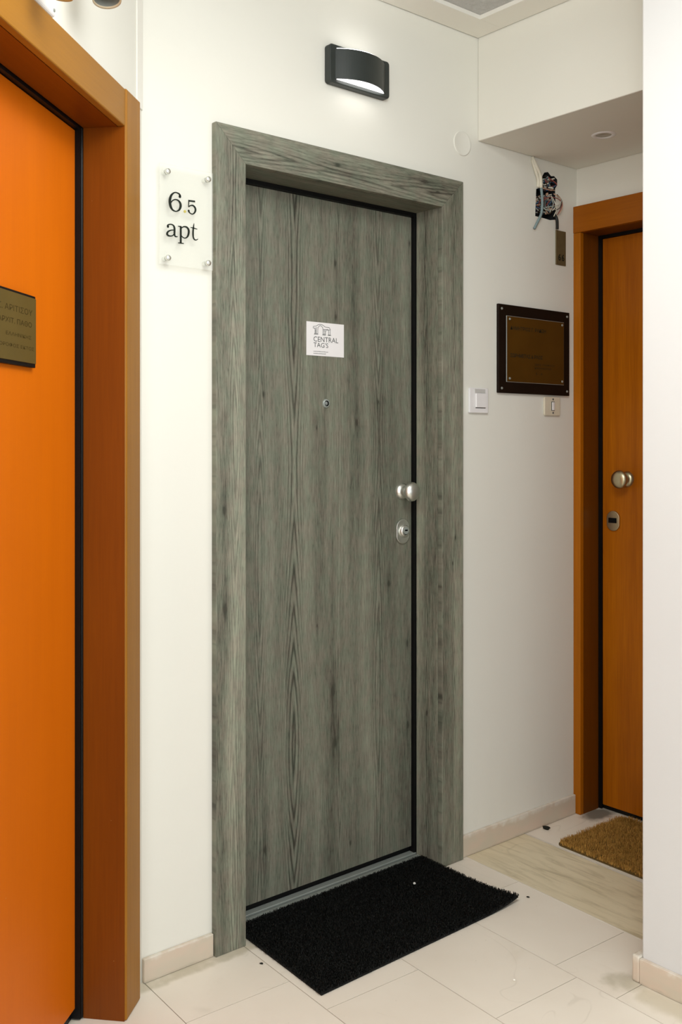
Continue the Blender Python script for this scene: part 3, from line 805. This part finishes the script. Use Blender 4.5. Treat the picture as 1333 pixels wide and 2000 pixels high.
# switches
s1 = empty('light_switch', (1.030, 0, 1.4430))
tag(s1, 'white light switch with large rocker beside the grey door frame', 'light switch')
obj('plate', prism(rrect(-0.0455, 0.0455, 0, 0.0825, 0.004), -0.009, -0.0005, 0.0025), WHITEP, s1)
obj('rocker', box(-0.0180, 0.0300, -0.0135, -0.0091, 0.0185, 0.0640, 0.001, 1), WHITEP, s1)
obj('shadow_gap', box(-0.0180, 0.0300, -0.0098, -0.0091, 0.0160, 0.0185), INKG, s1)
obj('label_window', box(-0.0230, 0.0290, -0.0105, -0.0091, 0.0660, 0.0790, 0.0008, 1), plain('grey_label_window', (0.55, 0.54, 0.51), 0.3, 0.5), s1)
s2 = empty('light_switch', (1.4165, 0, 1.4410))
tag(s2, 'ivory old-fashioned light switch with narrow rocker below the dark brown nameplate', 'light switch')
obj('plate', prism(rrect(-0.0440, 0.0440, 0, 0.0665, 0.006), -0.008, -0.0005, 0.0025), BEIGEP, s2)
obj('bezel', box(-0.0075, 0.0105, -0.0086, -0.0081, 0.0175, 0.0500), INKG, s2)
obj('rocker', box(-0.0055, 0.0060, -0.0125, -0.0087, 0.0190, 0.0480, 0.001, 1), WHITEP, s2)
for z in (0.0100, 0.0580):
    obj('screw', lathe([(0, 0.002), (0.003, 0.0018), (0.0034, 0)], 14, out_at(0.0015, -0.008, z)), INKG, s2)

# dark brown nameplate board
bn = empty('nameplate', (1.317, 0, 1.5135))
tag(bn, 'dark brown board with a bronze nameplate, on the wall left of the far door', 'nameplate')
BO = Vector(bn.location)
def relb(bm): bmesh.ops.translate(bm, verts=bm.verts[:], vec=-BO); return bm
obj('board', relb(box(1.125, 1.509, -0.0110, -0.0005, 1.5135, 1.8125, 0.0012, 1)), BOARD, bn)
obj('plate_rim', relb(box(1.1620, 1.4740, -0.0128, -0.0111, 1.5508, 1.7752, 0.0004, 1)), STEELB, bn)
obj('plate', relb(box(1.1640, 1.4720, -0.0143, -0.0129, 1.5525, 1.7735, 0.0006, 1)), BRONZE, bn)
for tx in (('ΔΗΜΗΤΡΙΟΣ Γ. ΡΑΔΩΗ', 1.180, 1.7290, 0.0125, 0.190, -0.01445, None, 0.012), ('ΣΩΡΗΜΕΤΑΣ & ΡΑΟΣ', 1.180, 1.6360, 0.0125, 0.172, -0.01445, None, 0.02),
           ('ΩΡΕΣ ΓΡΑΦΕΙΟΥ', 1.310, 1.6130, 0.0065, 0.110, -0.01445), ('ΚΑΘΗΜΕΡΙΝΑ', 1.310, 1.6010, 0.0065, 0.090, -0.01445), ('5 - 8', 1.315, 1.5810, 0.0070, 0.035, -0.01445)):
    obj('lettering', relb(text_mesh(*tx)), INKK, bn)
for x, z in ((1.140, 1.797), (1.494, 1.797), (1.140, 1.529), (1.494, 1.529), (1.176, 1.764), (1.461, 1.764), (1.176, 1.563), (1.461, 1.563)):
    h = 0.0112 if abs(x - 1.317) > 0.16 else 0.0152
    obj('screw', relb(lathe([(0, h + 0.003), (0.0034, h + 0.0026), (0.0044, h)], 16, out_at(x, 0, z))), STEELB, bn)

# 66 plate
np6 = empty('number_plate', (1.4685, 0, 1.9805))
tag(np6, 'small brown metal plate numbered 66 below the junction box', 'number plate')
obj('plate', box(-0.0280, 0.0280, -0.0045, -0.0005, 0, 0.1230, 0.0006, 1), BRNPL, np6)
for x_ in (-0.0165, 0.0035): obj('numeral_six', text_mesh('6', x_, 0.0165, 0.0235, 0.0150, -0.0048, None, 0.03), INKK, np6)

# open junction box
jb = empty('junction_box', (1.388, 0, 2.1346))
tag(jb, 'open junction box hole stuffed with tangled coloured wires', 'junction box')
JO = Vector(jb.location)
def relj(bm): bmesh.ops.translate(bm, verts=bm.verts[:], vec=-JO); return bm
CB = {'blue': plain('blue_grey_cable', (0.20, 0.27, 0.28), 0.5, 0.4), 'white': plain('white_cable', (0.70, 0.66, 0.54), 0.5, 0.4), 'black': plain('black_cable', (0.012, 0.013, 0.011), 0.5, 0.4),
      'red': plain('red_wire', (0.26, 0.07, 0.06), 0.5, 0.4), 'dblue': plain('dark_blue_wire', (0.05, 0.11, 0.20), 0.5, 0.4), 'copper': plain('pink_wire', (0.60, 0.36, 0.24), 0.5, 0.4), 'grey': plain('grey_wire', (0.44, 0.46, 0.40), 0.5, 0.4),
      'brown': plain('brown_wire', (0.06, 0.04, 0.025), 0.5, 0.4)}
def cable(pts, r, c, seg=7): obj('cable', relj(tube(pts, r, seg, 5)), CB[c], jb, True)
Y = -0.012
cable([(1.3080, -0.004, 2.3390), (1.3217, -0.012, 2.306), (1.340, -0.014, 2.277), (1.3470, -0.012, 2.236)], 0.0062, 'white')
cable([(1.3470, -0.012, 2.238), (1.3452, -0.018, 2.1980), (1.3450, -0.018, 2.170), (1.3413, -0.017, 2.1434), (1.3290, -0.014, 2.1199), (1.3140, -0.008, 2.0895)], 0.0048, 'blue')
cable([(1.3065, -0.004, 2.3310), (1.3217, -0.008, 2.2918), (1.3357, -0.008, 2.2639), (1.3400, -0.004, 2.238)], 0.0056, 'white')
cable([(1.4260, -0.006, 2.160), (1.4290, -0.016, 2.1390), (1.4345, -0.014, 2.1210), (1.4395, -0.010, 2.1050)], 0.0056, 'black')
cable([(1.352, -0.010, 2.2375), (1.385, -0.014, 2.2360), (1.425, -0.010, 2.2400)], 0.0018, 'copper', 5)
outl = [('red', [(1.3441, 2.1849), (1.3667, 2.201), (1.4009, 2.2118), (1.4355, 2.2082), (1.4589, 2.1972), (1.4443, 2.1731), (1.4355, 2.1573), (1.4268, 2.1524)]),
        ('grey', [(1.3667, 2.1704), (1.4066, 2.1801), (1.4414, 2.1909), (1.4501, 2.2105), (1.4297, 2.2182)]), ('grey', [(1.3895, 2.1559), (1.4038, 2.1851), (1.398, 2.2113)]),
        ('copper', [(1.412, 2.225), (1.440, 2.215), (1.462, 2.198), (1.452, 2.176), (1.444, 2.160)]), ('white', [(1.405, 2.165), (1.418, 2.182), (1.410, 2.205), (1.392, 2.214)]),
        ('white', [(1.412, 2.145), (1.418, 2.160), (1.428, 2.172), (1.425, 2.190)]), ('brown', [(1.43, 2.226), (1.452, 2.206), (1.448, 2.182), (1.425, 2.170)])]
for c, p in outl:
    cable([(x, -0.016 - 0.004 * (i % 2), z) for i, (x, z) in enumerate(p)], 0.0017, c, 5)
names = ['blue', 'dblue', 'red', 'copper', 'grey', 'white', 'brown', 'black', 'dblue', 'grey']
for i in range(42):
    up = i < 15
    cx, cz, rx, rz = (1.412, 2.266, 0.032, 0.026) if up else (1.395, 2.190, 0.040, 0.036)
    a0 = random.uniform(0, 6.28); pts = []
    for k in range(6):
        a = a0 + k * random.uniform(0.7, 1.25); q = random.uniform(0.45, 1.0)
        pts.append((cx + rx * q * math.cos(a), random.uniform(-0.012, 0.045), cz + rz * q * math.sin(a)))
    cable(pts, random.choice((0.0015, 0.0019, 0.0024)), random.choice(names), 5)
b = bmesh.new(); box(1.3350, 1.4395, 0.040, 0.060, 2.1450, 2.2300, bm=b)
obj('terminal_block', relj(b), BOXD, jb)

# downlight in the beam's underside
dl = empty('downlight', (1.295, -0.307, 2.341))
tag(dl, 'small round recessed downlight in the underside of the beam', 'downlight')
obj('trim_ring', lathe([(0.0250, -0.0008), (0.0275, -0.0035), (0.0360, -0.0030), (0.0390, -0.0003)], 40), WHITEP, dl, True)
obj('lamp_face', lathe([(0, -0.0016), (0.016, -0.0020), (0.0255, -0.0007)], 32), plain('downlight_glass', (0.32, 0.29, 0.22), 0.25, 0.6), dl, True)

# ================================================================== MATS
def quad(c, s, t):
    a, b_, cc, d = [np.array(q, float) for q in c]      # s 0..1 left to right, t 0..1 front to back
    s = s[..., None]; t = t[..., None]
    return (a * (1 - s) + b_ * s) * (1 - t) + (d * (1 - s) + cc * s) * t

def ribbons(C, Dv, Wv, npt):
    """C: (n, npt, 3) centre lines, Wv: (n, npt, 3) half widths -> mesh data"""
    n = C.shape[0]
    L = C - Wv; R = C + Wv
    v = np.stack([L, R], 2).reshape(-1, 3)
    base = np.arange(n)[:, None] * (2 * npt)
    k = np.arange(npt - 1)[None, :]
    f = np.stack([base + 2 * k, base + 2 * k + 1, base + 2 * k + 3, base + 2 * k + 2], -1).reshape(-1, 4)
    return v, f

def np_mesh(name, v, f):
    me = bpy.data.meshes.new(name)
    me.vertices.add(len(v)); me.vertices.foreach_set('co', v.astype(np.float32).ravel())
    me.loops.add(f.size); me.loops.foreach_set('vertex_index', f.astype(np.int32).ravel())
    me.polygons.add(len(f)); me.polygons.foreach_set('loop_start', np.arange(0, f.size, 4, dtype=np.int32))
    me.update(calc_edges=True); me.validate()
    return me

# black mat: corners front-left, front-right, back-right, back-left
MC = [(0.1000, -0.3360), (0.8480, -0.3260), (0.8430, 0.0740), (0.1200, 0.0740)]
def curl(s, t):                                    # the near right corner lifts a little
    return 0.014 * np.clip((s - 0.80) / 0.20, 0, 1) ** 2 * np.clip((0.35 - t) / 0.35, 0, 1) ** 1.5
bm_ = empty('black_doormat', (0.473, -0.14, 0))
tag(bm_, 'black looped vinyl doormat lying before the grey door', 'doormat')
NS, NT = 40, 22
S, T = np.meshgrid(np.linspace(0, 1, NS), np.linspace(0, 1, NT), indexing='ij')
P2 = quad(MC, S, T); Z = curl(S, T)
b = bmesh.new()
og = np.array([0.473, -0.14])
top = [[b.verts.new((P2[i, j, 0] - og[0], P2[i, j, 1] - og[1], 0.0065 + Z[i, j])) for j in range(NT)] for i in range(NS)]
bot = [[b.verts.new((P2[i, j, 0] - og[0], P2[i, j, 1] - og[1], 0.0006 + Z[i, j])) for j in range(NT)] for i in range(NS)]
for i in range(NS - 1):
    for j in range(NT - 1):
        b.faces.new((top[i][j], top[i + 1][j], top[i + 1][j + 1], top[i][j + 1]))
        b.faces.new((bot[i][j], bot[i][j + 1], bot[i + 1][j + 1], bot[i + 1][j]))
for i in range(NS - 1):
    b.faces.new((top[i][0], bot[i][0], bot[i + 1][0], top[i + 1][0])); b.faces.new((top[i][-1], top[i + 1][-1], bot[i + 1][-1], bot[i][-1]))
for j in range(NT - 1):
    b.faces.new((top[0][j], top[0][j + 1], bot[0][j + 1], bot[0][j])); b.faces.new((top[-1][j], bot[-1][j], bot[-1][j + 1], top[-1][j + 1]))
obj('backing', b, MATB, bm_)
N = 42000
s = RNG.uniform(-0.003, 1.003, N); t = RNG.uniform(-0.004, 1.004, N)
p = quad(MC, s, t) - og; z0 = 0.0060 + curl(s, t)
az = RNG.uniform(0, 2 * np.pi, N); rad = RNG.uniform(0.0020, 0.0046, N); hh = RNG.uniform(0.0035, 0.0085, N)
npt = 5
ph = np.linspace(-0.2, np.pi + 0.2, npt)[None, :]
tw = az[:, None] + np.linspace(0, 1.6, npt)[None, :] * RNG.choice([-1, 1], N)[:, None]
C = np.zeros((N, npt, 3))
C[:, :, 0] = p[:, 0, None] + rad[:, None] * np.cos(ph) * np.cos(tw)
C[:, :, 1] = p[:, 1, None] + rad[:, None] * np.cos(ph) * np.sin(tw)
C[:, :, 2] = z0[:, None] + hh[:, None] * np.sin(ph)
Wd = np.zeros_like(C); Wd[:, :, 0] = -np.sin(tw) * 0.00055; Wd[:, :, 1] = np.cos(tw) * 0.00055; Wd[:, :, 2] = 0.0002
v, f = ribbons(C, None, Wd, npt)
lp = obj('loop_pile', np_mesh('loop_pile', v, f), BLACKF, bm_); lp['kind'] = 'stuff'

# coir mat with carved arcs in front of the far door
CC = [(1.268, -0.140), (1.255, -0.720), (1.640, -0.735), (1.640, -0.145)]   # left-front, right-front, right-back, left-back
cm = empty('coir_doormat', (1.45, -0.43, 0))
tag(cm, 'brown coir doormat with carved arcs before the far brown door', 'doormat')
og2 = np.array([1.45, -0.43])
pts = np.array(CC) - og2
b = bmesh.new()
r_ = 0.02
loopv = []
for i in range(4):
    a, c_, d_ = pts[i - 1], pts[i], pts[(i + 1) % 4]
    e0 = (a - c_) / np.linalg.norm(a - c_); e1 = (d_ - c_) / np.linalg.norm(d_ - c_)
    for k in range(5):
        q = k / 4; P_ = (1 - q) ** 2 * (c_ + e0 * r_) + 2 * q * (1 - q) * c_ + q * q * (c_ + e1 * r_)
        loopv.append(P_)
lo = [b.verts.new((x, y, 0.0006)) for x, y in loopv]; hi = [b.verts.new((x, y, 0.0055)) for x, y in loopv]
b.faces.new(lo); b.faces.new(hi)
for k in range(len(lo)):
    j = (k + 1) % len(lo); b.faces.new((lo[k], lo[j], hi[j], hi[k]))
bmesh.ops.recalc_face_normals(b, faces=b.faces[:])
obj('backing', b, COIRB, cm)
N = 34000
s = RNG.uniform(0, 1, N); t = RNG.uniform(0, 1, N)
p = quad(CC, s, t)
# soften the corners
dx = np.minimum(s, 1 - s) * 0.58; dy = np.minimum(t, 1 - t) * 0.38
inside = ~((dx < 0.03) & (dy < 0.03) & (np.hypot(0.03 - dx, 0.03 - dy) > 0.03))
p = p[inside]; N = len(p)
rr = np.hypot(p[:, 0] - 1.10, p[:, 1] + 0.75); gr = np.abs(((rr / 0.044) % 1.0) - 0.5)
low = np.clip((0.5 - gr) * 0.044 / 0.0075, 0.10, 1.0) ** 1.3
p = p - og2
npt = 3
az = RNG.uniform(0, 2 * np.pi, N); ln = RNG.uniform(0.001, 0.0055, N); hh = RNG.uniform(0.010, 0.0165, N) * low
C = np.zeros((N, npt, 3)); q = np.linspace(0, 1, npt)[None, :]
C[:, :, 0] = p[:, 0, None] + ln[:, None] * np.cos(az)[:, None] * q ** 1.5
C[:, :, 1] = p[:, 1, None] + ln[:, None] * np.sin(az)[:, None] * q ** 1.5
C[:, :, 2] = 0.004 + hh[:, None] * q
wa = RNG.uniform(0, 2 * np.pi, N)
Wd = np.zeros_like(C); tp = np.array([1.0, 0.9, 0.45])[None, :] * 0.0008
Wd[:, :, 0] = np.cos(wa)[:, None] * tp; Wd[:, :, 1] = np.sin(wa)[:, None] * tp
v, f = ribbons(C, None, Wd, npt)
cp = obj('coir_pile', np_mesh('coir_pile', v, f), COIRF, cm); cp['kind'] = 'stuff'

# ================================================================== LITTLE DEBRIS
def chip(loc, r, label, m, sq=(1, 0.6, 0.35)):
    b = bmesh.new(); bmesh.ops.create_icosphere(b, subdivisions=2, radius=r)
    for v_ in b.verts:
        k = 1 + random.uniform(-0.28, 0.28); v_.co = Vector((v_.co.x * sq[0] * k, v_.co.y * sq[1] * k, v_.co.z * sq[2] * k))
    zmin = min(v_.co.z for v_ in b.verts)
    for v_ in b.verts: v_.co.z -= zmin
    o = obj('debris_chip', b, m); o.location = loc; o.rotation_euler = (0, 0, random.uniform(0, 3))
    tag(o, label, 'debris'); return o
chip((1.345, -0.036, 0.0003), 0.0125, 'dark curled scrap lying under the skirting near the far door', CHIP, (1.0, 0.45, 0.55))
chip((0.0733, -0.1221, 0.0003), 0.0048, 'tiny dark chip on the floor left of the black doormat', CHIP)
chip((0.8945, -0.3244, 0.0003), 0.0048, 'tiny brown chip on the floor right of the black doormat', CHIP)
chip((0.677, -0.0668, 0.0125), 0.0038, 'tiny white crumb caught on the black doormat', plain('white_crumb', (0.8, 0.78, 0.72), 0.8, 0.2), (1, 1, 0.8))
chip((0.5121, -0.5937, 0.0003), 0.0030, 'tiny white crumb on the open floor tiles', plain('pale_crumb', (0.85, 0.82, 0.74), 0.8, 0.2), (1, 1, 0.8))
